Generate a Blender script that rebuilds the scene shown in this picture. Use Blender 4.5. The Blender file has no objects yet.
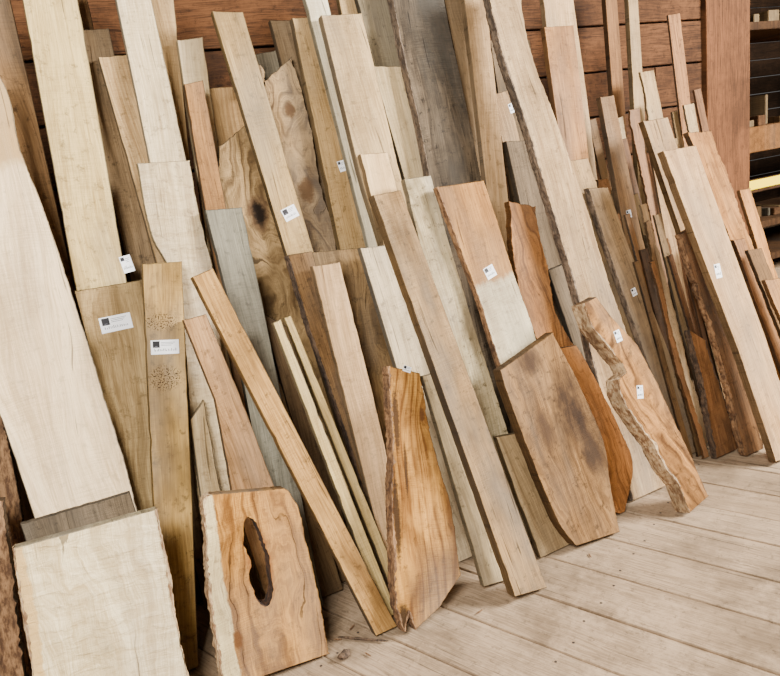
import bpy, bmesh, math, random
from mathutils import Vector, Matrix, noise, geometry
random.seed(7)
F=680.0
CAM=Vector((0,-2.7,1.5))
TH,PI_,RO=math.radians(25),math.radians(15),math.radians(8)
s,c,sp,cp=math.sin(TH),math.cos(TH),math.sin(PI_),math.cos(PI_)
r0=Vector((c,-s,0)); fwd=Vector((s*cp,c*cp,-sp)); u0=r0.cross(fwd)
right=r0*math.cos(RO)-u0*math.sin(RO); up=u0*math.cos(RO)+r0*math.sin(RO)
cd=bpy.data.cameras.new("camera"); cam=bpy.data.objects.new("camera",cd)
bpy.context.collection.objects.link(cam)
M=Matrix((( right.x,up.x,-fwd.x,CAM.x),(right.y,up.y,-fwd.y,CAM.y),(right.z,up.z,-fwd.z,CAM.z),(0,0,0,1)))
cam.matrix_world=M; cd.sensor_width=36; cd.lens=F/780*36
bpy.context.scene.camera=cam
COL=bpy.context.collection
WY=.12   # wall plane
def ray(px,py): return right*((px-390)/F)+up*((338-py)/F)+fwd
def on_y(px,py,y):
    d=ray(px,py); t=(y-CAM.y)/d.y; return CAM+d*t
def on_z(px,py,z=0):
    d=ray(px,py); t=(z-CAM.z)/d.z; return CAM+d*t
H=2.7
def kD(D): return (D-(.045+.42*(D-.4)))/H
def uvpt(px,py,D):
    k=kD(D); d=ray(px,py)
    t=(-D+k*CAM.z-CAM.y)/(d.y-k*d.z)
    p=CAM+d*t
    return Vector((p.x,p.z*math.sqrt(1+k*k)))
def lin(c):
    o=[]
    for v in c[:3]:
        v=max(0,min(255,v))/255; o.append(v/12.92 if v<=.04045 else ((v+.055)/1.055)**2.4)
    return (*o,1)
def sat(c,k=1.27):
    g=sum(c[:3])/3; r,gg,b=[g+(v-g)*k for v in c[:3]]
    return tuple(max(0,min(255,v)) for v in (r*.98,gg*.982,b*.93))
class NT:
    def __init__(s,name):
        s.m=bpy.data.materials.new(name); s.m.use_nodes=True; s.t=s.m.node_tree; s.n=s.t.nodes; s.l=s.t.links
        s.b=s.n["Principled BSDF"]
    def set(s,i,v):
        if hasattr(v,"is_output"): s.l.new(v,i)
        else: i.default_value=v
    def math(s,op,a,b=0,cl=False):
        n=s.n.new("ShaderNodeMath"); n.operation=op; n.use_clamp=cl; s.set(n.inputs[0],a); s.set(n.inputs[1],b); return n.outputs[0]
    def vec(s,x,y,z):
        n=s.n.new("ShaderNodeCombineXYZ"); s.set(n.inputs[0],x); s.set(n.inputs[1],y); s.set(n.inputs[2],z); return n.outputs[0]
    def noise(s,v,sc,det=3,rough=.5,dist=0):
        n=s.n.new("ShaderNodeTexNoise"); s.l.new(v,n.inputs["Vector"]); n.inputs["Scale"].default_value=sc; n.inputs["Detail"].default_value=det; n.inputs["Roughness"].default_value=rough; n.inputs["Distortion"].default_value=dist; return n.outputs[0]
    def mr(s,v,a,b,c0=0,d=1):
        n=s.n.new("ShaderNodeMapRange"); n.interpolation_type='SMOOTHSTEP'; s.set(n.inputs[0],v)
        for i,q in zip((1,2,3,4),(a,b,c0,d)): n.inputs[i].default_value=q
        return n.outputs[0]
    def mix(s,f,a,b,bt='MIX'):
        n=s.n.new("ShaderNodeMix"); n.data_type='RGBA'; n.blend_type=bt; s.set(n.inputs[0],f); s.set(n.inputs[6],a); s.set(n.inputs[7],b); return n.outputs[2]
    def bump(s,h,st,d=.002):
        n=s.n.new("ShaderNodeBump"); n.inputs["Strength"].default_value=st; n.inputs["Distance"].default_value=d; s.l.new(h,n.inputs["Height"]); s.l.new(n.outputs[0],s.b.inputs["Normal"])
def wood(name,base,dark,grain=.85,fig=.02,ring=.25,blotch=.4,rough=.75,spots=(),tones=(),freq=90,mottle=0,ripple=0,saw=.45,crack=.7):
    base=sat(base);dark=sat(tuple(v*.86 for v in dark))
    q=NT(name); sd=(random.uniform(-50,50),random.uniform(-50,50),random.uniform(-50,50))
    tc=q.n.new("ShaderNodeTexCoord").outputs["Object"]
    sx=q.n.new("ShaderNodeSeparateXYZ"); q.l.new(tc,sx.inputs[0]); x,y,z=sx.outputs
    ny=q.math('ADD',q.math('MULTIPLY',y,.35),sd[0])
    n1=q.noise(q.vec(q.math('MULTIPLY',x,1.5),ny,z),3.0,2)
    u=q.math('ADD',x,q.math('MULTIPLY',q.math('SUBTRACT',n1,.5),fig*6))
    if fig>.045:
        n2=q.noise(q.vec(x,q.math('ADD',q.math('MULTIPLY',y,.6),sd[1]),z),9,2)
        u=q.math('ADD',u,q.math('MULTIPLY',q.math('SUBTRACT',n2,.5),fig*1.2))
        n3=q.noise(q.vec(x,q.math('ADD',q.math('MULTIPLY',y,.5),sd[2]),z),28,3,.6)
        u=q.math('ADD',u,q.math('MULTIPLY',q.math('SUBTRACT',n3,.5),.02))
    smask=[]
    for (lx,ly,rr,col,st,bul) in spots:
        dx=q.math('DIVIDE',q.math('SUBTRACT',x,lx),rr); dy=q.math('DIVIDE',q.math('SUBTRACT',y,ly),rr*st)
        d2=q.math('ADD',q.math('MULTIPLY',dx,dx),q.math('MULTIPLY',dy,dy))
        if bul<0:
            sk=q.noise(q.vec(x,q.math('MULTIPLY',y,.8),z),240,2,.5)
            m_=q.math('MULTIPLY',q.mr(sk,.53,.58),q.mr(d2,.5,1.8,.95,0)); smask.append((m_,col)); continue
        soft=st in (.99,1.98)
        wob=q.noise(q.vec(x,q.math('MULTIPLY',y,.4 if soft else 1),z),9/rr*.12+(8 if soft else 4),5,.65)
        d3=q.math('ADD',d2,q.math('MULTIPLY',q.math('SUBTRACT',wob,.5),2.8 if soft else 2.2))
        smask.append((q.mr(d3,.3,1.5,.92,0) if not soft else q.mr(d3,-.2,1.7,.92,0),col))
        if bul:
            e=q.math('POWER',2.718,q.math('MULTIPLY',d2,-.2))
            u=q.math('ADD',u,q.math('MULTIPLY',e,bul))
    g1=q.noise(q.vec(q.math('ADD',u,sd[1]),q.math('MULTIPLY',y,.035),z),140,5,.75)
    g2=q.noise(q.vec(q.math('ADD',u,sd[2]),q.math('MULTIPLY',y,.03),z),22,3)
    g3=q.noise(q.vec(q.math('ADD',x,sd[1]),q.math('MULTIPLY',y,.02),z),420,2)
    gg=q.math('ADD',q.math('MULTIPLY',g1,.5),q.math('ADD',q.math('MULTIPLY',g2,.3),q.math('MULTIPLY',g3,.2)))
    f=q.math('MULTIPLY',q.mr(gg,.38,.62),grain,True)
    col=q.mix(f,lin(base),lin(dark))
    sn=q.math('SINE',q.math('MULTIPLY',u,freq)); sn=q.math('POWER',q.math('ADD',q.math('MULTIPLY',sn,.5),.5),5)
    brk=q.noise(q.vec(x,q.math('MULTIPLY',y,.4),sd[0]),9,3)
    col=q.mix(q.math('MULTIPLY',sn,q.math('MULTIPLY',q.mr(brk,.3,.6),ring*.7)),col,lin([v*.85 for v in dark]))
    if mottle:
        mn=q.noise(q.vec(q.math('ADD',u,sd[0]),q.math('MULTIPLY',y,.3),sd[1]),14,5,.6,.8)
        col=q.mix(q.mr(mn,.44,.62,0,mottle),col,lin([v*.82 for v in dark]))
        mn2=q.noise(q.vec(q.math('ADD',u,sd[2]),q.math('MULTIPLY',y,.4),sd[0]),12,3,.5,.8)
        col=q.mix(q.mr(mn2,.52,.7,0,mottle*.8),col,lin([min(255,v*1.1) for v in base]))
    for (tcol,ax,th,sf,sg) in tones:
        v=x if ax=='x' else y
        nz=q.noise(q.vec(x,q.math('MULTIPLY',y,.5),sd[0]),7,6,.72)
        w=q.math('ADD',v,q.math('MULTIPLY',q.math('SUBTRACT',nz,.5),.07 if ax=='x' else .12))
        mk=q.mr(w,th-sf,th+sf,0 if sg>0 else 1,1 if sg>0 else 0)
        tm=q.mix(q.math('MULTIPLY',f,.5),lin(sat(tcol)),lin(dark))
        col=q.mix(mk,col,tm)
    b1=q.noise(q.vec(q.math('ADD',x,sd[1]),q.math('MULTIPLY',y,.45),sd[2]),5,5,.65)
    col=q.mix(q.math('MULTIPLY',q.mr(b1,.42,.72),blotch),col,lin([v*.66 for v in dark]))
    b2=q.noise(q.vec(q.math('ADD',x,sd[2]),q.math('MULTIPLY',y,1),sd[1]),34,5,.75)
    col=q.mix(q.math('MULTIPLY',q.mr(b2,.54,.68),blotch*.9),col,lin([v*.5 for v in dark]))
    g=sum(base)/3
    b3=q.noise(q.vec(q.math('ADD',x,sd[0]),q.math('MULTIPLY',y,.3),sd[1]),2.6,4,.6)
    col=q.mix(q.math('MULTIPLY',q.mr(b3,.45,.7),blotch*.85),col,lin((g*.82,g*.77,g*.69)))
    if crack:
        ck=q.noise(q.vec(q.math('ADD',u,sd[0]),q.math('MULTIPLY',y,.03),sd[2]),75,3,.6)
        col=q.mix(q.mr(ck,.66,.70,0,crack),col,lin([v*.3 for v in dark]))
    hgt=gg
    if saw:
        sw=q.noise(q.vec(q.math('MULTIPLY',x,.06),q.math('ADD',y,q.math('MULTIPLY',q.math('MULTIPLY',x,x),.5)),sd[0]),280,3,.6)
        swm=q.math('MULTIPLY',q.mr(sw,.42,.62),q.mr(brk,.4,.6,.15,1))
        col=q.mix(q.math('MULTIPLY',swm,saw*.4),col,lin([v*.75 for v in dark]))
        hgt=q.math('ADD',gg,q.math('MULTIPLY',swm,-.35*saw))
    if ripple:
        rp=q.noise(q.vec(q.math('MULTIPLY',x,.35),y,sd[0]),38,3,.5,.5)
        rm=q.mr(rp,.4,.62); col=q.mix(q.math('MULTIPLY',rm,ripple*.4),col,lin([v*.92 for v in dark]))
        hgt=q.math('ADD',hgt,q.math('MULTIPLY',rm,-ripple))
    for mk,sc in smask: col=q.mix(mk,col,lin(sc))
    q.l.new(col,q.b.inputs["Base Color"]); q.b.inputs["Roughness"].default_value=rough
    q.b.inputs["Specular IOR Level"].default_value=.12
    q.bump(hgt,.8,.0028)
    return q.m
def bark_mat(name,c1,c2):
    q=NT(name); tc=q.n.new("ShaderNodeTexCoord").outputs["Object"]
    mp=q.n.new("ShaderNodeMapping"); q.l.new(tc,mp.inputs[0]); mp.inputs["Scale"].default_value=(1,.3,1)
    n=q.noise(mp.outputs[0],70,6,.7); n2=q.noise(mp.outputs[0],16,3)
    col=q.mix(q.mr(n,.38,.62),lin(c2),lin(c1)); col=q.mix(q.mr(n2,.4,.7,0,.6),col,lin([v*.6 for v in c2]))
    q.l.new(col,q.b.inputs["Base Color"]); q.b.inputs["Roughness"].default_value=.9
    q.bump(n,1,.008); return q.m
def flat(name,col,rough=.6):
    q=NT(name); tc=q.n.new("ShaderNodeTexCoord").outputs["Object"]
    n=q.noise(tc,60,2); cc=q.mix(q.math('MULTIPLY',n,.12),lin(col),lin([v*.7 for v in col]))
    q.l.new(cc,q.b.inputs["Base Color"]); q.b.inputs["Roughness"].default_value=rough
    return q.m
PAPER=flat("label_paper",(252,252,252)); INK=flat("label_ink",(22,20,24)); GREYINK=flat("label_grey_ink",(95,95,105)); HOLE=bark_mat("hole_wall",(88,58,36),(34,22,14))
BARKS={'brown':bark_mat("bark_brown",(164,124,84),(88,60,38)),'light':bark_mat("bark_light",(214,184,140),(126,92,60)),'dark':bark_mat("bark_dark",(110,86,64),(56,42,30)),'grey':bark_mat("bark_grey",(144,122,98),(80,66,53))}
def crom(pts,seg):
    if len(pts)<2: return pts
    P=[pts[0]*2-pts[1]]+list(pts)+[pts[-1]*2-pts[-2]]; out=[]
    for i in range(1,len(P)-2):
        a,b,c_,d=P[i-1:i+3]; n=max(1,int((c_-b).length/seg))
        for j in range(n):
            t=j/n
            out.append(.5*((2*b)+(c_-a)*t+(2*a-5*b+4*c_-d)*t*t+(3*b-a-3*c_+d)*t**3))
    out.append(P[-2]); return out
def plain(pts,seg):
    o=[]
    for a,b in zip(pts[:-1],pts[1:]):
        n=max(1,int((b-a).length/seg))
        for i in range(n): o.append(a.lerp(b,i/n))
    o.append(pts[-1].copy()); return o
SPECS=[]
def B(label,L,R,D=None,**k): SPECS.append(dict(label=label,L=L,R=R,D=D,k=k))
def extend(l,r,vt):
    ax=((l[0]+r[0])/2-(l[-1]+r[-1])/2).normalized()
    for e in (l,r):
        dd=(e[0]-e[-1]).normalized(); dd=(dd+ax).normalized()
        p=e[-1]; q=p+dd*((vt-p.y)/dd.y)
        if p.y-vt>.02: e.append(q)
        else: e[-1]=q
def board(label,L,R,D,ext,t=.028,cols=((200,170,130),(160,125,85)),live='',bark=None,amp=.004,name=None,labels=(),spots=(),tones=(),holes=(),flare=0.,sharp=False,barkw=1.,barkface=None,**kw):
    k=kD(D); vt=t*k+.0005
    l=[uvpt(*p,D) for p in L]; r=[uvpt(*p,D) for p in R]
    if ext: extend(l,r,vt)
    O=(l[-1]+r[-1])/2; O.y=max(O.y,vt)
    ax=((l[0]+r[0])/2-O).normalized(); w=Vector((ax.y,-ax.x))
    loc=lambda p:Vector(((p-O).dot(w),(p-O).dot(ax)))
    l=[loc(p) for p in l]; r=[loc(p) for p in r]
    sd=random.uniform(0,100)
    def rough_edge(e,sg,on):
        if on:
            e=(plain if sharp else crom)(e,.008); n=len(e)
            for i,p in enumerate(e):
                if 0<i<n-1:
                    p.x+=amp*(1.5*noise.noise(Vector((p.y*4,sd,sg*5)))+.9*noise.noise(Vector((p.y*23,sd,sg*5)))*abs(noise.noise(Vector((p.y*5,sd+3,sg*5))))*3+.5*noise.noise(Vector((p.y*90,sd,sg*5))))
        else:
            e=plain(e,.03)
            for i,p in enumerate(e):
                if 0<i<len(e)-1:
                    nz=noise.noise(Vector((p.y*22,sd,sg*5))); p.x-=sg*.007*max(0,nz-.2)+.001*noise.noise(Vector((p.y*3,sd,sg)))
        return e
    l=rough_edge(l,-1,'L' in live); r=rough_edge(r,1,'R' in live)
    def capline(a,b,on):
        n=max(2,int((b-a).length/.012)); m=amp*1.5 if on else .003
        return [a.lerp(b,i/n)+Vector((0,-abs(m*noise.noise(Vector((i*.7,sd,3)))))) for i in range(1,n)]
    top=capline(l[0],r[0],'T' in live)
    out=[]; tag=[]
    for p in reversed(r): out.append(p); tag.append('R')
    for p in reversed(top): out.append(p); tag.append('T')
    for p in l: out.append(p); tag.append('L')
    n=len(out)
    def cl(p):
        v=O.y+p.x*w.y+p.y*ax.y
        if v<vt: p.y+=(vt-v)/ax.y
        return p
    out=[cl(p) for p in out]
    back=[]
    for p,g in zip(out,tag):
        x=p.x+(flare*(1 if g=='R' else -1) if (g in live and g in 'LR') else 0)
        back.append(cl(Vector((x,p.y))))
    hol=[]
    for h in holes:
        hp=[loc(uvpt(*p,D)) for p in h]; hp=crom(hp+[hp[0]],.005)[:-1]
        hol.append([p+Vector((.004*noise.noise(Vector((p.x*120,p.y*70,1))),.003*noise.noise(Vector((p.x*120,p.y*120,9))))) for p in hp])
    ch=min(.0025,t*.12)
    def shrink(ps):
        res=[]; m=len(ps)
        for i,p in enumerate(ps):
            a=ps[i-1];b=ps[(i+1)%m]; e=(b-a)
            if e.length<1e-6: res.append(p.copy()); continue
            e.normalize(); nn=Vector((-e.y,e.x)); res.append(p+nn*ch)
        return res
    rings=[(shrink(out),0.0),(out,-ch),(back,-t+ch),(shrink(back),-t)]
    V=[];Fc=[];MI=[]
    for ps,zz in rings: V+= [(p.x,p.y,zz) for p in ps]
    for a in range(3):
        for i in range(n):
            j=(i+1)%n; Fc.append((a*n+i,(a+1)*n+i,(a+1)*n+j,a*n+j)); MI.append(1)
    hb=[]
    for h in hol:
        st=len(V); m=len(h); hc=sum(h,Vector((0,0)))/m
        V+=[(p.x,p.y,0) for p in h]; V+=[(hc.x+(p.x-hc.x)*.9,hc.y+(p.y-hc.y)*.95,-t) for p in h]; hb.append((st,m))
        for i in range(m):
            j=(i+1)%m; Fc.append((st+i,st+j,st+m+j,st+m+i)); MI.append(2)
    for ri,zz,fl in ((0,0,False),(3,-t,True)):
        idx=[ri*n+i for i in range(n)]; polys=[[Vector((V[i][0],V[i][1],0)) for i in idx]]
        for st,m in hb:
            ii=[st+(m if fl else 0)+i for i in range(m)]; idx+=ii; polys.append([Vector((V[i][0],V[i][1],0)) for i in ii])
        for tri in geometry.tessellate_polygon(polys):
            a,b,c_=[idx[i] for i in tri]
            A,B_,C=[Vector(V[i][:2]) for i in (a,b,c_)]
            ar=(B_-A).cross(C-A)
            if abs(ar)<1e-10: continue
            if (ar>0)==fl: a,c_=c_,a
            Fc.append((a,b,c_)); MI.append(0)
    nm=name or ("live_edge_slab" if live else "board")
    e3=Vector((0,k,1)).normalized(); X=Vector((1,0,0)); N=X.cross(e3).normalized()
    w3=X*w.x+e3*w.y; a3=X*ax.x+e3*ax.y
    o3=Vector((0,-D,0))+X*O.x+e3*O.y
    MW=Matrix(((w3.x,a3.x,N.x,o3.x),(w3.y,a3.y,N.y,o3.y),(w3.z,a3.z,N.z,o3.z),(0,0,0,1)))
    parts=bool(bark or labels)
    me=bpy.data.meshes.new(nm); me.from_pydata(V,[],Fc)
    if parts:
        top_=bpy.data.objects.new(nm,None); COL.objects.link(top_); top_.empty_display_size=.05; top_.matrix_world=MW
        ob=bpy.data.objects.new("wood_body",me); COL.objects.link(ob); ob.parent=top_
    else:
        ob=bpy.data.objects.new(nm,me); COL.objects.link(ob); ob.matrix_world=MW; top_=ob
    sp3=[]
    for (px,py,rr,col,st,bul) in spots:
        q=loc(uvpt(px,py,D)); sp3.append((q.x,q.y,rr,col,st,bul))
    tn=[]
    for (tcol,axn,px,py,sf,sg) in tones:
        q=loc(uvpt(px,py,D)); tn.append((tcol,axn,q.x if axn=='x' else q.y,sf,sg))
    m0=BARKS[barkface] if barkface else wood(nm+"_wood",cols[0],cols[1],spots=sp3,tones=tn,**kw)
    m1=wood(nm+"_shaded_sawn_edge",[v*.62 for v in cols[0]],[v*.5 for v in cols[1]],grain=.8,blotch=.7)  # sides reuse the face colours, darkened to suggest shade between boards
    me.materials.append(m0); me.materials.append(m1); me.materials.append(HOLE)
    for p,mi in zip(me.polygons,MI): p.material_index=mi
    top_["label"]=label; top_["category"]="wooden board" if not live else "wood slab"; top_["group"]="lumber boards leaning against the wall"
    if bark:
        for side in 'LR':
            if side not in live or (isinstance(bark,tuple) and side not in bark[1]): continue
            bk=bark[0] if isinstance(bark,tuple) else bark
            ii=[i for i in range(n) if tag[i]==side]
            sg=1 if side=='R' else -1
            prof=[(-.9,.0009),(0,.0012),(.4,-t*.12),(.7,-t*.35),(.7,-t*.65),(.4,-t*.9),(0,-t)]
            V2=[];F2=[]
            for i in ii:
                y_=out[i].y; gap=noise.noise(Vector((y_*6,sd,8)))
                for (o_,zz) in prof:
                    f=max(0,-zz/t); bx=out[i].x*(1-f)+back[i].x*f
                    th=.0025+.004*abs(noise.noise(Vector((y_*14,zz*40,sd))))+.006*noise.noise(Vector((y_*70,zz*90,sd)))+.006*gap
                    th=max(th,.0003)*barkw
                    q=Vector((bx+sg*(o_*th+.0005),y_)); q=cl(q)
                    V2.append((q.x,q.y,zz))
            m=len(prof)
            for a in range(len(ii)-1):
                for b in range(m-1):
                    F2.append((a*m+b,a*m+b+1,(a+1)*m+b+1,(a+1)*m+b))
            mb=bpy.data.meshes.new("bark_edge"); mb.from_pydata(V2,[],F2); mb.materials.append(BARKS[bk])
            bo=bpy.data.objects.new("bark_edge",mb); COL.objects.link(bo); bo.parent=top_
            bo["label"]="rough "+bk+" bark along the slab edge"
    for (px,py,lw,lh,rot) in labels:
        q=loc(uvpt(px,py,D)); V3=[];F3=[];M3=[]
        def rect(x0,y0,x1,y1,z0,z1,mi):
            b=len(V3)
            for zz in (z0,z1):
                V3.extend([(x0,y0,zz),(x1,y0,zz),(x1,y1,zz),(x0,y1,zz)])
            for fc in ((3,2,1,0),(4,5,6,7),(0,1,5,4),(1,2,6,5),(2,3,7,6),(3,0,4,7)): F3.append([b+i for i in fc]); M3.append(mi)
        rect(-lw/2,-lh/2,lw/2,lh/2,0.0002,.0008,0)
        sq=min(lw*.34,lh*.46)
        rect(-lw*.43,lh*.43-sq,-lw*.43+sq,lh*.43,.0008,.0011,1)
        rect(-lw*.43+sq*.3,lh*.43-sq*.86,-lw*.43+sq*.7,lh*.43-sq*.76,.0011,.0012,2)
        for i in range(3): rect(-lw*.43+sq*1.2,lh*(.32-.1*i)-lh*.015,lw*(.36-.06*i),lh*(.32-.1*i)+lh*.015,.0008,.0011,2)
        xx=-lw*.38; rr=random.Random(px)
        while xx<lw*.38:
            ww=lw*rr.uniform(.02,.05)
            rect(xx,-lh*.28,xx+ww*.5,-lh*.28+lh*rr.uniform(.08,.2),.0008,.0011,1); xx+=ww*1.5
        ml=bpy.data.meshes.new("paper_label"); ml.from_pydata(V3,[],F3)
        for mm in (PAPER,INK,GREYINK): ml.materials.append(mm)
        for p,mi in zip(ml.polygons,M3): p.material_index=mi
        lo_=bpy.data.objects.new("paper_label",ml); COL.objects.link(lo_); lo_.parent=top_
        lo_.location=(q.x,q.y,0); lo_.rotation_euler=(0,0,math.radians(rot))
        lo_["label"]="white paper price label with black logo square"
PALE=((228,206,174),(192,164,128)); TAN=((198,170,134),(154,124,90))
GREY=((144,134,120),(104,94,82)); GBR=((142,120,96),(98,80,60)); BRN=((132,105,78),(88,67,48)); RED=((166,124,90),(108,76,53)); DRED=((132,97,71),(84,60,43))
PINK=((216,184,150),(176,144,110)); OLV=((156,132,102),(108,86,61)); ORG=((192,144,96),(124,84,52)); WHT=((250,240,220),(220,200,168)); DUST=((186,156,124),(136,108,82))
# ---- back rows; filler boards darkened in colour to suggest shaded gaps
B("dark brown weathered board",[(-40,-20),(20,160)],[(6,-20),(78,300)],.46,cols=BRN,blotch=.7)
B("grey-brown weathered board behind a pale plank",[(-70,60),(-30,300)],[(-10,60),(38,300)],.44,cols=GBR)
B("dull brown board between paler planks",[(74,30),(128,270)],[(109,28),(162,270)],.45,cols=GBR,blotch=.7)
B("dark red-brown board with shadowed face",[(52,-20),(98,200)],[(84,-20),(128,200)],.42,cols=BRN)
B("tan board with square sawn top",[(98,57),(140,205)],[(130,54),(170,205)],.50,cols=TAN,blotch=.6)
B("light tan board with straight grain",[(17,-30),(76,290)],[(73,-30),(127,283)],.56,cols=((224,200,154),(184,156,110)),t=.035,labels=[(127,264,.035,.055,10)],ring=.1,blotch=.6)
B("brown board with smooth face",[(146,-20),(166,120)],[(172,-20),(186,120)],.45,cols=TAN)
B("pale cream plank with figured face",[(112,-20),(150,164)],[(147,-20),(187,162)],.55,cols=((246,228,200),(212,186,152)),t=.03,blotch=.55)
B("pale board with blunt top",[(177,40),(190,130)],[(203,37),(216,130)],.50,cols=PALE)
B("red-brown narrow plank with square top",[(184,84),(206,215)],[(203,80),(226,207)],.59,cols=((168,130,92),(122,88,60)),blotch=.6)
B("brown board with flat top",[(203,88),(222,190)],[(240,86),(262,190)],.44,cols=((150,124,92),(112,86,58)))
B("small grey board with rough top",[(248,55),(262,120)],[(276,50),(292,120)],.44,cols=GREY)
B("pale brown slab with swirling burl grain",[(250,92),(262,68),(274,160),(300,300)],[(292,56),(303,100),(320,180),(337,250),(345,400)],.49,cols=((200,170,132),(106,78,53)),live='LRT',ring=1.4,fig=.17,freq=120,amp=.008,mottle=.4,blotch=.6,spots=[(306,190,.03,(92,68,46),1.6,.05),(290,110,.02,(92,68,46),1.5,.06)])
B("figured olive-brown slab with dark knot hole",[(219,146),(220,200),(234,240),(250,330)],[(246,124),(268,150),(286,200),(306,280),(324,350)],.53,cols=((176,150,116),(100,78,55)),live='LRT',ring=1.3,fig=.08,freq=150,amp=.008,mottle=.4,blotch=.6,spots=[(258,214,.04,(84,62,42),1.8,.09),(259,214,.024,(14,9,6),1.9,0)])
B("tan plank with straight grain",[(212,11),(294,280)],[(243,12),(322,280)],.60,cols=((198,170,130),(150,122,84)),t=.03,labels=[(290,213,.055,.045,12)],blotch=.6)
B("light brown board with square top",[(292,18),(340,250)],[(318,16),(372,250)],.56,cols=((188,160,122),(144,116,80)),labels=[(342,166,.03,.04,8)],t=.035,blotch=.6)
B("narrow whitish plank with clean edges",[(299,-25),(368,246)],[(322,-25),(386,246)],.60,cols=WHT,blotch=.3)
B("pinkish tan plank with smooth face",[(321,15),(361,180),(398,300)],[(362,13),(402,180),(436,300)],.65,cols=((220,192,156),(180,150,114)),t=.035,blotch=.5)
B("greenish grey plank with worn face",[(352,-20),(402,170)],[(392,-20),(424,165)],.50,cols=((156,142,120),(116,102,84)),blotch=.8)
B("short pale board with square top",[(372,66),(402,170)],[(402,66),(424,168)],.54,cols=PALE)
B("brown board with knot behind pale planks",[(335,-20),(350,60)],[(356,-20),(380,80)],.43,cols=TAN)
B("brown board with dusty face",[(270,20),(330,250)],[(292,20),(346,250)],.45,cols=GBR)
B("dark grey weathered live edge slab",[(389,-20),(403,50),(418,120),(436,205)],[(441,-20),(452,40),(468,110),(482,182)],.57,cols=((116,102,88),(66,56,47)),live='LR',bark=('grey','L'),t=.045,blotch=.9,grain=1,mottle=.5,crack=1,saw=.8)
B("narrow grey-brown board with dusty face",[(440,-20),(476,160)],[(458,-20),(494,160)],.47,cols=GBR)
B("light tan board with straight sides",[(462,-20),(492,236)],[(484,-20),(512,230)],.60,cols=PINK,t=.03,blotch=.5)
B("brown board behind a curved slab",[(490,40),(520,240)],[(530,40),(560,240)],.46,cols=GBR,blotch=.7)
B("grey-brown board with sawn top",[(506,141),(528,240)],[(534,140),(560,250)],.55,cols=((130,114,98),(92,78,64)))
B("dusty brown board with paper label",[(490,95),(512,180)],[(508,90),(530,180)],.50,cols=DUST,labels=[(512,108,.03,.04,5)])
B("pale tan board with straight sides",[(541,-20),(552,80)],[(571,-20),(585,80)],.46,cols=PINK)
B("reddish tan board with square top",[(544,27),(563,165)],[(574,25),(590,165)],.54,cols=((190,146,106),(146,104,72)),blotch=.6)
B("narrow light board against the planked wall",[(627,-20),(634,110)],[(637,-20),(645,110)],.42,cols=TAN)
B("narrow brown board against the planked wall",[(604,-20),(612,90)],[(616,-20),(624,90)],.41,cols=((140,104,74),(100,72,48)))
B("long pale plank with wavy dark live edge",[(485,-20),(500,48),(521,110),(546,190),(573,280),(602,395),(630,492)],[(520,-20),(530,45),(549,100),(581,190),(606,270),(632,350),(668,488)],None,cols=((206,178,146),(158,128,98)),live='LR',bark=('grey','L'),t=.04,amp=.005,blotch=.6)
# mid rows
B("grey-tan wide board with paper label",[(74,291),(128,500),(140,600)],[(146,279),(157,500),(168,600)],.64,cols=((184,160,124),(134,110,80)),t=.035,labels=[(116,323,.095,.05,6)],ring=.7,blotch=.5,fig=.03)
B("large cream slab with curved live edge",[(-95,40),(-50,300),(2,420),(35,520),(55,640)],[(-2,72),(10,100),(20,150),(42,205),(60,258),(90,350),(118,440),(135,500),(160,600)],.71,cols=((250,226,196),(224,192,156)),live='R',t=.045,amp=.003,ring=.4,fig=.04,tones=[((178,148,108),'y',12,165,.02,1)],blotch=.3)
B("yellow-tan narrow board with speckled face",[(142,264),(152,480),(164,672)],[(182,261),(190,450),(199,672)],None,cols=((200,168,114),(150,118,74)),t=.035,labels=[(165,347,.085,.045,0)],spots=[(161,322,.046,(40,24,14),.55,-1),(165,378,.046,(40,24,14),.8,-1)],blotch=.7)
B("whitish board with rippled figure",[(137,163),(152,235),(180,300),(196,480)],[(190,160),(200,220),(213,270),(220,330),(236,490)],.62,cols=((236,216,184),(188,160,126)),live='LR',amp=.003,t=.03,blotch=.7,ripple=.6)
B("weathered grey board with square top",[(205,210),(228,300),(252,430)],[(242,207),(262,300),(290,440)],.66,cols=((148,143,132),(106,101,91)),t=.03,blotch=.5)
B("pinkish brown narrow board",[(183,320),(215,400),(232,492)],[(206,314),(240,395),(276,490)],.74,cols=((188,152,118),(144,110,78)),t=.03,blotch=.6)
B("pale narrow board with square top",[(190,420),(204,520)],[(204,400),(226,520)],.69,cols=PALE)
B("dark brown board in shadow",[(232,312),(308,580)],[(262,322),(340,578)],.62,cols=((116,96,74),(76,60,45)))  # filler wood darkened in colour to stand in for a shaded gap
B("grey-brown board in shadow",[(262,312),(330,560)],[(292,330),(360,575)],.58,cols=((112,93,74),(75,60,46)))  # second filler, shade likewise mixed into the wood colour
B("olive brown wide board with dark streak",[(300,253),(345,450),(366,560)],[(367,247),(395,360),(424,520)],.64,cols=((152,126,94),(96,74,50)),t=.035,ring=.9,fig=.06,spots=[(350,330,.035,(82,60,42),3,.04)],blotch=.6)
B("brown slab with rough bark edge",[(288,255),(310,330),(345,430),(372,520)],[(312,251),(335,330),(368,430),(396,520)],.69,cols=((146,116,84),(94,70,48)),live='L',bark='dark',t=.045,amp=.005,blotch=.7)
B("smooth pinkish tan plank",[(312,266),(345,400),(377,530)],[(340,262),(372,390),(402,520)],.75,cols=((232,198,164),(192,158,122)),t=.03,blotch=.35)
B("slim pale lath beside a matching one",[(273,323),(386,622)],[(281,319),(397,612)],None,cols=((226,202,152),(180,148,100)),t=.025,name="lath")
B("slim pale lath beside a matching one",[(284,318),(395,600)],[(291,315),(404,592)],None,cols=((230,206,160),(186,154,106)),t=.025,name="lath")
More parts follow.
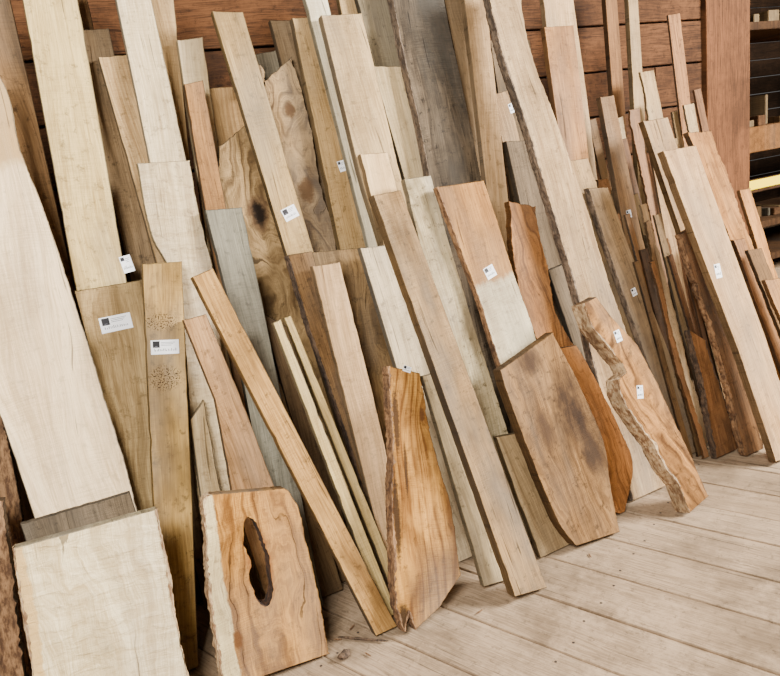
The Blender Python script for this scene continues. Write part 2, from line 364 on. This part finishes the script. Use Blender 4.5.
B("tan narrow board crossing other boards",[(192,277),(376,636)],[(213,268),(398,628)],None,cols=((202,164,114),(146,108,68)),t=.04,blotch=.7)
B("short pale peach board",[(360,154),(395,290)],[(388,152),(424,290)],.69,cols=((240,208,170),(212,176,134)),blotch=.3)
B("whitish grey plank with faint grain",[(360,248),(400,380),(462,580)],[(386,245),(436,380),(486,578)],.74,cols=((220,202,178),(176,156,132)),t=.03,blotch=.6)
B("pale cream board with dark blotches",[(404,179),(438,320),(478,470)],[(431,175),(466,300),(512,445)],.80,cols=((238,222,194),(190,166,132)),live='R',amp=.004,blotch=.9,t=.03,ring=.1,crack=1)
B("thin pale board with straight sides",[(422,376),(484,587)],[(437,372),(508,580)],None,cols=((202,182,154),(158,138,112)),t=.025,blotch=.6)
B("long tan board with worn face",[(373,195),(515,597)],[(401,190),(547,588)],None,cols=((190,158,120),(138,108,76)),t=.045,blotch=.8,saw=.6)
B("tan slab with pale sapwood and bark edge",[(437,187),(455,235),(476,290),(499,362),(520,430)],[(484,180),(496,215),(515,275),(535,335),(562,430)],.86,cols=((196,150,100),(138,96,58)),live='LR',bark=('brown','L'),t=.03,labels=[(490,272,.045,.045,10)],tones=[((242,228,202),'y',500,280,.015,-1)],blotch=.5)
B("streaked orange slab with reddish grain",[(509,201),(520,290),(548,370),(575,440)],[(536,206),(546,262),(560,320),(592,380),(614,440)],.72,cols=((196,142,92),(120,78,47)),live='LRT',ring=1,fig=.06,freq=140,amp=.008,t=.035,mottle=.4)
B("grey narrow board in shadow",[(548,270),(585,380)],[(568,262),(625,440)],.64,cols=((120,106,92),(84,72,60)))  # filler with shade put into its grey colour
B("orange-brown slab with pointed lower corner",[(548,350),(565,420),(590,500),(620,514)],[(576,345),(602,390),(620,428),(633,466),(625,512)],None,cols=((186,134,88),(120,80,50)),live='LR',ring=.7,fig=.05,t=.03,blotch=.5,mottle=.3)
B("large brown slab with smoky stain",[(500,370),(508,398),(528,450),(558,520),(577,546)],[(553,332),(575,375),(592,412),(605,445),(612,490),(620,532)],None,cols=((160,127,92),(106,78,53)),live='LR',t=.05,amp=.003,ring=.8,fig=.05,freq=130,spots=[(570,405,.075,(44,32,24),1.98,.03),(592,452,.045,(56,42,31),1.98,.02),(545,430,.04,(76,57,41),1.98,0),(530,362,.05,(66,49,36),.99,0)],blotch=.8,mottle=.3)
B("short grey-tan board with square top",[(496,437),(520,505),(543,564)],[(520,432),(545,485),(573,545)],None,cols=((170,148,120),(128,108,84)),t=.025,blotch=.6)
B("thick orange-grained slab with split bark foot",[(389,366),(391,430),(393,520),(396,600),(404,632),(409,610),(416,630)],[(420,373),(431,432),(449,503),(463,575),(440,608),(424,622)],None,cols=((204,158,98),(122,78,42)),live='LR',bark=('brown','L'),barkw=1.8,t=.05,amp=.008,sharp=True,ring=1.2,fig=.04,freq=190,mottle=.5,blotch=.6,crack=1,labels=[(407,369,.03,.02,-20)],spots=[(404,620,.02,(40,28,18),2.5,0),(397,520,.012,(50,35,22),12,.005),(396,420,.012,(60,41,25),9,.005),(406,470,.006,(64,44,26),15,.005),(422,415,.01,(90,56,30),2.5,.02)])
B("slab with long oval hole and orange heartwood",[(212,494),(204,500),(206,530),(208,560),(214,620),(224,690)],[(284,488),(291,493),(300,512),(306,540),(318,600),(330,654)],None,cols=((206,158,96),(126,82,43)),live='LR',bark=('light','L'),barkw=1.5,t=.05,amp=.007,ring=1,fig=.06,freq=150,mottle=.6,blotch=.45,tones=[((242,224,186),'x',222,560,.004,-1)],holes=[[(243,527),(247,517),(255,521),(260,531),(265,545),(269,556),(271,574),(273,592),(268,606),(259,603),(253,589),(249,576),(251,562),(244,546)]],spots=[(260,568,.04,(130,84,44),2.8,.04),(238,640,.014,(96,62,34),2,.01)])
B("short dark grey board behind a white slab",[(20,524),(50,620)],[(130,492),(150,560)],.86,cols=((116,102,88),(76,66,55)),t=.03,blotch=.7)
B("whitish slab with rippled figure and live edge",[(14,548),(22,600),(34,690)],[(156,509),(166,560),(176,620),(190,684)],.94,cols=((250,234,204),(214,186,146)),live='LR',bark=('light','LR'),barkw=1.1,t=.05,amp=.004,blotch=.35,ring=.6,fig=.06,ripple=.7,sharp=True,tones=[((212,180,132),'x',34,600,.003,-1)])
B("dark bark-covered slab standing on the floor",[(-60,500),(-40,660)],[(4,500),(18,600)],.80,cols=((110,84,58),(64,46,30)),live='LR',t=.05,amp=.012,barkface='brown')
B("rough bark-faced board beside a cream slab",[(-60,360),(-30,560)],[(-2,380),(30,560)],.60,cols=((110,84,58),(64,46,30)),live='LR',t=.03,amp=.008,barkface='brown')
B("slab with chunky bark and notched edge",[(584,303),(592,326),(606,345),(617,358),(627,372),(619,379),(620,394),(629,411),(642,430),(655,446),(665,466),(679,484),(690,513)],[(596,297),(613,318),(638,344),(656,380),(673,418),(690,455),(709,496)],None,cols=((192,146,98),(110,75,46)),live='LR',bark=('light','L'),barkw=1.3,sharp=True,t=.06,amp=.005,flare=.012,labels=[(618,336,.03,.045,-10),(640,392,.03,.05,-30)],ring=1.3,fig=.05,mottle=.55,blotch=.7,freq=170)
# right cluster
B("tan board with square top leaning beside a slab",[(565,161),(628,345)],[(588,158),(648,340)],.64,cols=((190,160,124),(140,112,82)),t=.03,blotch=.6)
B("greyish plank with wavy dark edge",[(588,188),(622,290),(668,420)],[(608,187),(645,290),(694,415)],.70,cols=((174,146,114),(124,98,74)),live='L',t=.03,bark='grey',blotch=.7,labels=[(634,292,.028,.035,0)])
B("narrow brown plank with square top",[(600,97),(627,250),(655,380)],[(614,95),(642,235),(680,370)],.58,cols=((168,136,104),(118,88,64)),blotch=.6,labels=[(629,214,.028,.035,0)])
rc=[(RED,596,180,664,420,12,.5),(DUST,612,190,690,430,11,.56),(DRED,618,140,676,400,9,.47),(TAN,640,72,690,300,14,.5),(RED,629,110,690,425,10,.60),(DUST,650,150,704,440,10,.64),(DRED,664,180,716,440,12,.60),((PINK),640,205,702,446,6,.70),(GBR,654,215,716,448,7,.74),(OLV,667,140,728,430,10,.55),(RED,676,150,722,400,10,.46),(RED,668,15,706,290,12,.42),(TAN,684,105,738,400,10,.50),(DRED,700,170,756,430,10,.48),(DRED,640,250,690,440,8,.66),
(DUST,658,125,705,350,9,.44),(GBR,606,195,672,425,9,.52),(TAN,632,195,690,420,6,.55),(ORG,625,215,684,438,5,.62),(OLV,645,235,698,440,6,.66),(RED,658,185,722,440,7,.58),(PINK,690,200,745,440,5,.60),(GBR,705,215,758,440,7,.56),(DUST,675,200,735,440,5,.64),(DRED,712,190,768,430,9,.52),(DRED,662,240,712,444,6,.70),(BRN,618,236,676,430,6,.66),(ORG,696,232,742,420,5,.66),(RED,650,262,700,446,5,.76),(BRN,634,262,682,440,5,.72),(DRED,668,256,722,448,5,.78),(RED,700,240,752,444,5,.72),(DRED,676,225,728,446,4,.75),(BRN,646,222,694,440,4,.73),(RED,614,215,660,400,5,.60),
(BRN,588,120,640,330,8,.44),(DUST,652,100,700,320,6,.43),(OLV,672,112,716,330,6,.44),(DRED,694,90,738,300,7,.42),(BRN,706,150,750,330,6,.44),(TAN,618,118,650,300,5,.46)]
KN=["slim reddish plank in a tight row","slim dusty brown plank in a tight row","narrow weathered plank in a tight row"]
for i,(cc,x0,y0,x1,y1,wd,D) in enumerate(rc):
    lv='L' if i%3==0 else ('LR' if i%3==1 else '')
    xm,ym=(x0+x1)/2+random.uniform(-3,3),(y0+y1)/2
    B(KN[i%3],[(x0,y0),(xm,ym),(x1,y1)],[(x0+wd,y0-2),(xm+wd,ym-2),(x1+wd*1.1,y1-4)],D,cols=cc,t=.012,name="plank",live=lv,amp=.009,blotch=.7)
B("tan board with pale edge",[(643,121),(690,260),(755,448)],[(668,117),(715,260),(775,440)],.80,cols=((198,164,124),(148,114,82)),t=.03,blotch=.7)
B("dark live edge slab with bark",[(680,234),(706,310),(746,452)],[(690,228),(718,300),(762,446)],.87,cols=((146,112,83),(92,67,48)),live='LR',bark='brown',t=.03,amp=.011,blotch=.8,mottle=.4)
B("brown slab with rough edge",[(690,330),(704,400),(716,457)],[(706,340),(722,395),(738,450)],.80,cols=((154,114,82),(98,69,47)),live='LR',bark='dark',t=.03,amp=.011,mottle=.5)
B("pinkish tan plank with straight sides",[(663,151),(700,250),(738,350),(776,462)],[(696,145),(732,245),(765,335),(803,452)],None,cols=((214,178,140),(168,132,98)),t=.035,labels=[(718,271,.035,.06,-10)],blotch=.5)
B("orange figured slab with wavy edge",[(688,132),(708,185),(735,255),(760,330)],[(712,130),(728,175),(748,230),(768,290)],.66,cols=((194,146,96),(128,84,50)),live='LRT',amp=.012,ring=.7,t=.03,mottle=.4,blotch=.6)
for i,(cc,x0,y0,x1,y1,wd,D) in enumerate([(ORG,740,190,790,360,11,.56),(RED,733,240,800,420,12,.70),(((196,148,98),(140,96,58)),728,220,770,330,10,.5),(BRN,748,250,815,420,14,.78),(DRED,752,300,800,430,14,.64),(ORG,765,280,830,430,14,.86)]):
    B("slim orange-brown plank at the end of the row",[(x0,y0),(x1,y1)],[(x0+wd,y0-2),(x1+wd,y1-4)],D,cols=cc,t=.02,name="plank",live='LR',amp=.006)
# ---- resolve stacking depth so that no two boards share space
def autoD(L,R,t):
    lo,hi=.2,2.0
    for _ in range(40):
        D=(lo+hi)/2; k=kD(D); m=min(uvpt(*p,D).y for p in list(L)+list(R))-t*k
        if m>0: hi=D
        else: lo=D
    return D
def profile(sp,D):
    l=[uvpt(*p,D) for p in sp['L']]; r=[uvpt(*p,D) for p in sp['R']]; extend(l,r,.005)
    def at(e,v):
        if v>e[0].y: return None
        for a,b in zip(e[:-1],e[1:]):
            if b.y<=v<=a.y and a.y>b.y: return b.x+(a.x-b.x)*(v-b.y)/(a.y-b.y)
        return e[-1].x
    pr={}
    for i in range(0,60):
        v=i*.05+.01; a=at(l,v); b=at(r,v)
        if a is None: a=l[0].x if b is not None else None
        if b is None: b=r[0].x if a is not None else None
        if a is not None: pr[i]=(min(a,b)-.008,max(a,b)+.008)
    return pr
for sp_ in SPECS:
    t=sp_['k'].get('t',.028); sp_['t']=t; sp_['auto']=sp_['D'] is None; sp_['ext']=not sp_['auto']
    if sp_['auto']: sp_['D']=autoD(sp_['L'],sp_['R'],t)
done=[]
for sp_ in sorted(SPECS,key=lambda a:-a['D']):
    for _ in range(3):
        pr=profile(sp_,sp_['D']); D=sp_['D']
        for o in done:
            com=[i for i in pr if i in o['pr'] and pr[i][0]<o['pr'][i][1] and pr[i][1]>o['pr'][i][0]]
            if com:
                z=max(com)*.05+.05; fac=1-.58*min(z,2.6)/H
                D=min(D,o['D']-(o['t']*1.03+.003)/fac)
        if D<sp_['D']-1e-5:
            if sp_['auto'] and sp_['D']-D>.004: sp_['ext']=True
            sp_['D']=D
        else: break
    sp_['pr']=profile(sp_,sp_['D']); done.append(sp_)
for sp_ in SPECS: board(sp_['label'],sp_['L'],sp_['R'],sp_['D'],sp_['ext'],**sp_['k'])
# ---------- planked setting meshes
def planked(name,rows,mat,mw,nails=None):
    V=[];Fc=[];T=[];MI=[]
    for (x0,x1,y0,y1,z0,z1) in rows:
        b=len(V); e=.003
        V+=[(x0,y0,z0),(x1,y0,z0),(x1,y1,z0),(x0,y1,z0),(x0,y0,z1-e),(x1,y0,z1-e),(x1,y1,z1-e),(x0,y1,z1-e),(x0+e,y0+e,z1),(x1-e,y0+e,z1),(x1-e,y1-e,z1),(x0+e,y1-e,z1)]
        fs=[(3,2,1,0),(0,1,5,4),(1,2,6,5),(2,3,7,6),(3,0,4,7),(4,5,9,8),(5,6,10,9),(6,7,11,10),(7,4,8,11),(8,9,10,11)]
        tv=random.random()
        for f in fs: Fc.append([b+i for i in f]); T+= [tv]*4; MI.append(0)
        if nails:
            ys=[y0+.03,y1-.03]; j=math.ceil(y0/.62)*.62
            while j<y1: ys.append(j); j+=.62
            for yy in ys:
                if abs(yy)>3.5: continue
                for fx in (.22,.78):
                    cx=x0+(x1-x0)*fx+random.uniform(-.008,.008); cy=yy+random.uniform(-.008,.008); b=len(V)
                    V+=[(cx+.0045*math.cos(a_*math.pi/4),cy+.0045*math.sin(a_*math.pi/4),z1+.0006) for a_ in range(8)]
                    Fc.append([b+i for i in range(8)]); T+=[0]*8; MI.append(1)
    me=bpy.data.meshes.new(name); me.from_pydata(V,[],Fc)
    at=me.color_attributes.new("tint",'FLOAT_COLOR','CORNER')
    for i,tv in enumerate(T): at.data[i].color=(tv,tv,tv,1)
    me.materials.append(mat)
    if nails:
        me.materials.append(nails)
        for p,mi in zip(me.polygons,MI): p.material_index=mi
    ob=bpy.data.objects.new(name,me); COL.objects.link(ob); ob.matrix_world=mw
    ob["kind"]="structure"; return ob
def plankmat(name,a,b,dk,grime=.4,rough=.85,grain=.75,bst=.8):
    q=NT(name); tc=q.n.new("ShaderNodeTexCoord").outputs["Object"]
    at=q.n.new("ShaderNodeAttribute"); at.attribute_name="tint"; tv=at.outputs["Fac"]
    sx=q.n.new("ShaderNodeSeparateXYZ"); q.l.new(tc,sx.inputs[0]); x,y,z=sx.outputs
    off=q.math('MULTIPLY',tv,37)
    w=q.noise(q.vec(q.math('MULTIPLY',x,2),q.math('ADD',q.math('MULTIPLY',y,.5),off),z),3,2)
    u=q.math('ADD',q.math('ADD',x,off),q.math('MULTIPLY',w,.05))
    g=q.noise(q.vec(u,q.math('MULTIPLY',y,.045),off),190,5,.75)
    g2=q.noise(q.vec(u,q.math('MULTIPLY',y,.06),off),34,4,.6)
    col=q.mix(tv,lin(a),lin(b)); gg=q.math('ADD',q.math('MULTIPLY',g,.7),q.math('MULTIPLY',g2,.3))
    col=q.mix(q.mr(gg,.42,.6,0,grain),col,lin(dk))
    ck=q.noise(q.vec(u,q.math('MULTIPLY',y,.02),off),90,3,.6)
    col=q.mix(q.mr(ck,.64,.69,0,.7),col,lin([v*.4 for v in dk]))
    gr=q.noise(q.vec(x,y,0),2.2,6,.7); col=q.mix(q.mr(gr,.42,.68,0,grime),col,lin([v*.74 for v in dk]))
    gr3=q.noise(q.vec(x,y,9),5.5,6,.75); col=q.mix(q.mr(gr3,.5,.7,0,.45),col,lin([min(255,v*1.12) for v in a]))
    gr2=q.noise(q.vec(x,y,5),30,5,.8); col=q.mix(q.mr(gr2,.54,.68,0,grime*.8),col,lin([v*.5 for v in dk]))
    q.l.new(col,q.b.inputs["Base Color"]); q.b.inputs["Roughness"].default_value=rough; q.b.inputs["Specular IOR Level"].default_value=.1
    q.bump(gg,bst,.003); return q.m
FM=plankmat("floor_planks",(176,151,122),(152,128,101),(112,92,70),.6,grain=.6)
rows=[]; x=-6
while x<7:
    wd=random.choice([.17,.19,.21]); y=-8-random.random()*3
    while y<8:
        ln=random.uniform(2.6,4.4); j=random.uniform(.0015,.005); rows.append((x+j,x+wd-.0015,y+.002,y+ln-.002,-.03,random.uniform(-.004,0))); y+=ln
    x+=wd
planked("floor",rows,FM,Matrix.Translation((2.5,0,0))@Matrix.Rotation(math.radians(24),4,'Z'),nails=flat("nail_steel",(52,42,36)))
def quad(nm,vs,mat):
    me=bpy.data.meshes.new(nm); me.from_pydata(vs,[],[(0,1,2,3)]); me.materials.append(mat)
    so=bpy.data.objects.new(nm,me); COL.objects.link(so); so["kind"]="structure"; return so
DK=flat("gap_dark",(36,26,19))
quad("dark_backing_1",[(-8,-9,-.032),(13,-9,-.032),(13,9,-.032),(-8,9,-.032)],DK)  # dark sheet added below the floor planks so gaps look shaded
px0=on_y(703,60,WY).x; px1=on_y(747,60,WY).x
quad("dark_backing_2",[(-6,WY+.035,-.03),(px0,WY+.035,-.03),(px0,WY+.035,3.4),(-6,WY+.035,3.4)],DK)  # dark sheet added behind the wall planks so gaps stay dark
WM=plankmat("wall_planks",(98,63,37),(74,47,27),(38,24,14),.65)
rows=[]; z=0; 
while z<3.3:
    y=-4-random.random()*2
    while y<px0:
        ln=random.uniform(2.5,4.0); y2=min(y+ln,px0)
        rows.append((z+.005,z+.215,y+.002,y2-.002,-.03,-random.uniform(0,.006))); y=y2+.0001
        if y2>=px0: break
    z+=.22
planked("wall_back",rows,WM,Matrix(((0,1,0,0),(0,0,-1,WY),(1,0,0,0),(0,0,0,1))))
def box(name,p0,p1,mat,parent=None,bev=.004,rot=0):
    me=bpy.data.meshes.new(name)
    bm=bmesh.new(); bmesh.ops.create_cube(bm,size=1)
    d=Vector(p1)-Vector(p0)
    for v in bm.verts: v.co=Vector((v.co.x*d.x,v.co.y*d.y,v.co.z*d.z))
    bmesh.ops.bevel(bm,geom=bm.edges[:],offset=min(bev,min(abs(a) for a in d)*.2),segments=2,affect='EDGES')
    bm.to_mesh(me); bm.free(); me.materials.append(mat)
    ob=bpy.data.objects.new(name,me); COL.objects.link(ob); ob.location=(Vector(p0)+Vector(p1))/2; ob.rotation_euler=(0,0,rot)
    if parent: ob.parent=parent
    return ob
PW=plankmat("post_wood",(106,67,40),(106,67,40),(58,37,22),.5)
post=planked("support_post",[(px0+.005,px1,0,3.3,-.09,.09)],PW,Matrix(((1,0,0,0),(0,0,-1,WY+.07),(0,1,0,0),(0,0,0,1))))
del post["kind"]; post["label"]="reddish brown square timber post"; post["category"]="post"
WF=plankmat("far_wall_planks",(62,44,30),(50,36,25),(28,20,14),.5)
rows=[]; z=0
while z<4: rows.append((z+.004,z+.196,px0-1.0,14,-.03,0)); z+=.2
planked("wall_far",rows,WF,Matrix(((0,1,0,0),(0,0,-1,3.2),(1,0,0,0),(0,0,0,1))))
yr=1.2
zt=on_y(760,126,yr).z; zb=on_y(760,151,yr).z; xl=on_y(735,140,yr).x
yl=on_y(762,188,yr-.06).z; yh=on_y(762,179,yr-.06).z
rack=bpy.data.objects.new("storage_rack",None); COL.objects.link(rack); rack.location=(xl,yr,0)
rack["label"]="wooden storage rack stacked with lumber offcuts"; rack["category"]="storage rack"
OW=wood("rack_wood",(130,94,62),(86,59,37),blotch=.7); DW=wood("rack_dark_wood",(76,56,40),(46,32,22),blotch=.7)
RO3=Vector((xl,yr,0))
def rb(nm,p0,p1,m): return box(nm,Vector(p0)-RO3,Vector(p1)-RO3,m,rack)
ztop2=on_y(760,30,yr).z; zl=yl-.35
for q in (.0,3.2):
    rb("rack_post",(xl+q,yr+.82,0),(xl+q+.09,yr+.91,2.9),DW)
    rb("rack_post",(xl+q-.1,yr+.0,0),(xl+q-.01,yr+.09,2.9),DW)
for zz in (zb,ztop2,zl,.15): rb("shelf",(xl-.009,yr-.03,zz),(xl+3.2,yr+.81,zz+(zt-zb if zz==zb else .06)),OW if zz==zb else DW)
rail=rb("rack_rail",(xl-.1,yr-.04,yl-.03),(xl+3.2,yr-.0,yh+.005),DW)
YM=flat("yellow_paint",(255,222,0),.95); YM.node_tree.nodes["Principled BSDF"].inputs["Specular IOR Level"].default_value=.05
ys=rb("yellow_strip",(xl-.08,yr-.055,yl),(xl+1.3,yr-.041,yh),YM); ys["label"]="bright yellow marking strip"
stw=[wood("offcut_wood",[v*.7 for v in a_],[v*.65 for v in b_],blotch=.8) for a_,b_ in (TAN,BRN,DRED,GREY,OLV)]
for zz,zh,xs in ((zt,.34,.7),(ztop2+.06,.35,.7),(zl+.06,.22,.8)):
    x_=xl+.06
    while x_<xl+xs:
        w2=random.uniform(.02,.14); h=random.uniform(.05,zh) if w2<.06 else random.uniform(.04,.14); y0=yr+random.uniform(.02,.25)
        o=box("lumber_offcut",(x_,y0,zz+.001),(x_+w2,y0+random.uniform(.25,.5),zz+.001+h),random.choice(stw),rot=random.uniform(-.08,.08))
        o["label"]="sawn lumber offcut stored on the rack"; o["category"]="lumber"; o["group"]="lumber offcuts on the rack"
        x_+=w2+.045
def chip(nm,px,py,sx,sy,sz,rot,label,mat):
    p=on_z(px,py); me=bpy.data.meshes.new(nm); bm=bmesh.new(); bmesh.ops.create_icosphere(bm,subdivisions=3,radius=1)
    for v in bm.verts:
        v.co*=1+.35*noise.noise(v.co*1.7+Vector((px,0,0))); v.co=Vector((v.co.x*sx,v.co.y*sy,v.co.z*sz))
    mz=min(v.co.z for v in bm.verts)
    for v in bm.verts: v.co.z-=mz
    bm.to_mesh(me); bm.free(); me.materials.append(mat); o=bpy.data.objects.new(nm,me); COL.objects.link(o)
    o.location=(p.x,p.y,.0005); o.rotation_euler=(0,0,rot); o["label"]=label; o["category"]="wood scrap"; return o
chip("bark_chip",345,658,.022,.014,.012,.3,"small dark bark chip lying on the floor",BARKS['dark'])
chip("wood_splinter",362,640,.08,.005,.004,-.75,"thin brown wood splinter lying on the floor",BARKS['dark'])
for (a_,b_,r_) in ((352,628,.6),(368,655,1.9),(338,640,2.5),(480,612,.2),(590,556,1.2)):
    chip("wood_splinter",a_,b_,.014,.003,.002,r_,"tiny wood crumb lying on the floor",BARKS['brown'])
# ---------- light
w=bpy.data.worlds.new("world"); bpy.context.scene.world=w; w.use_nodes=True
bg=w.node_tree.nodes["Background"]; bg.inputs[0].default_value=(1,.975,.94,1); bg.inputs[1].default_value=.14
def area(nm,loc,tgt,size,e,col):
    d=bpy.data.lights.new(nm,'AREA'); d.shape='RECTANGLE'; d.size=size[0]; d.size_y=size[1]; d.energy=e; d.color=col
    o=bpy.data.objects.new(nm,d); COL.objects.link(o); o.location=loc
    o.rotation_euler=(Vector(tgt)-Vector(loc)).to_track_quat('-Z','Y').to_euler(); return o
area("key_light",(6.4,-3.8,3.6),(1.2,-.4,.8),(2.0,2.0),1950,(1,.97,.925))  # key lamp placed for raking contrast, its source out of view
area("overhead_light",(-1.2,-3.4,3.3),(.5,-.2,1.2),(1.4,1.4),310,(1,.97,.93))
area("bay_light",(6.5,.4,3.2),(6.5,2,1),(1,1),10,(1,.88,.7))
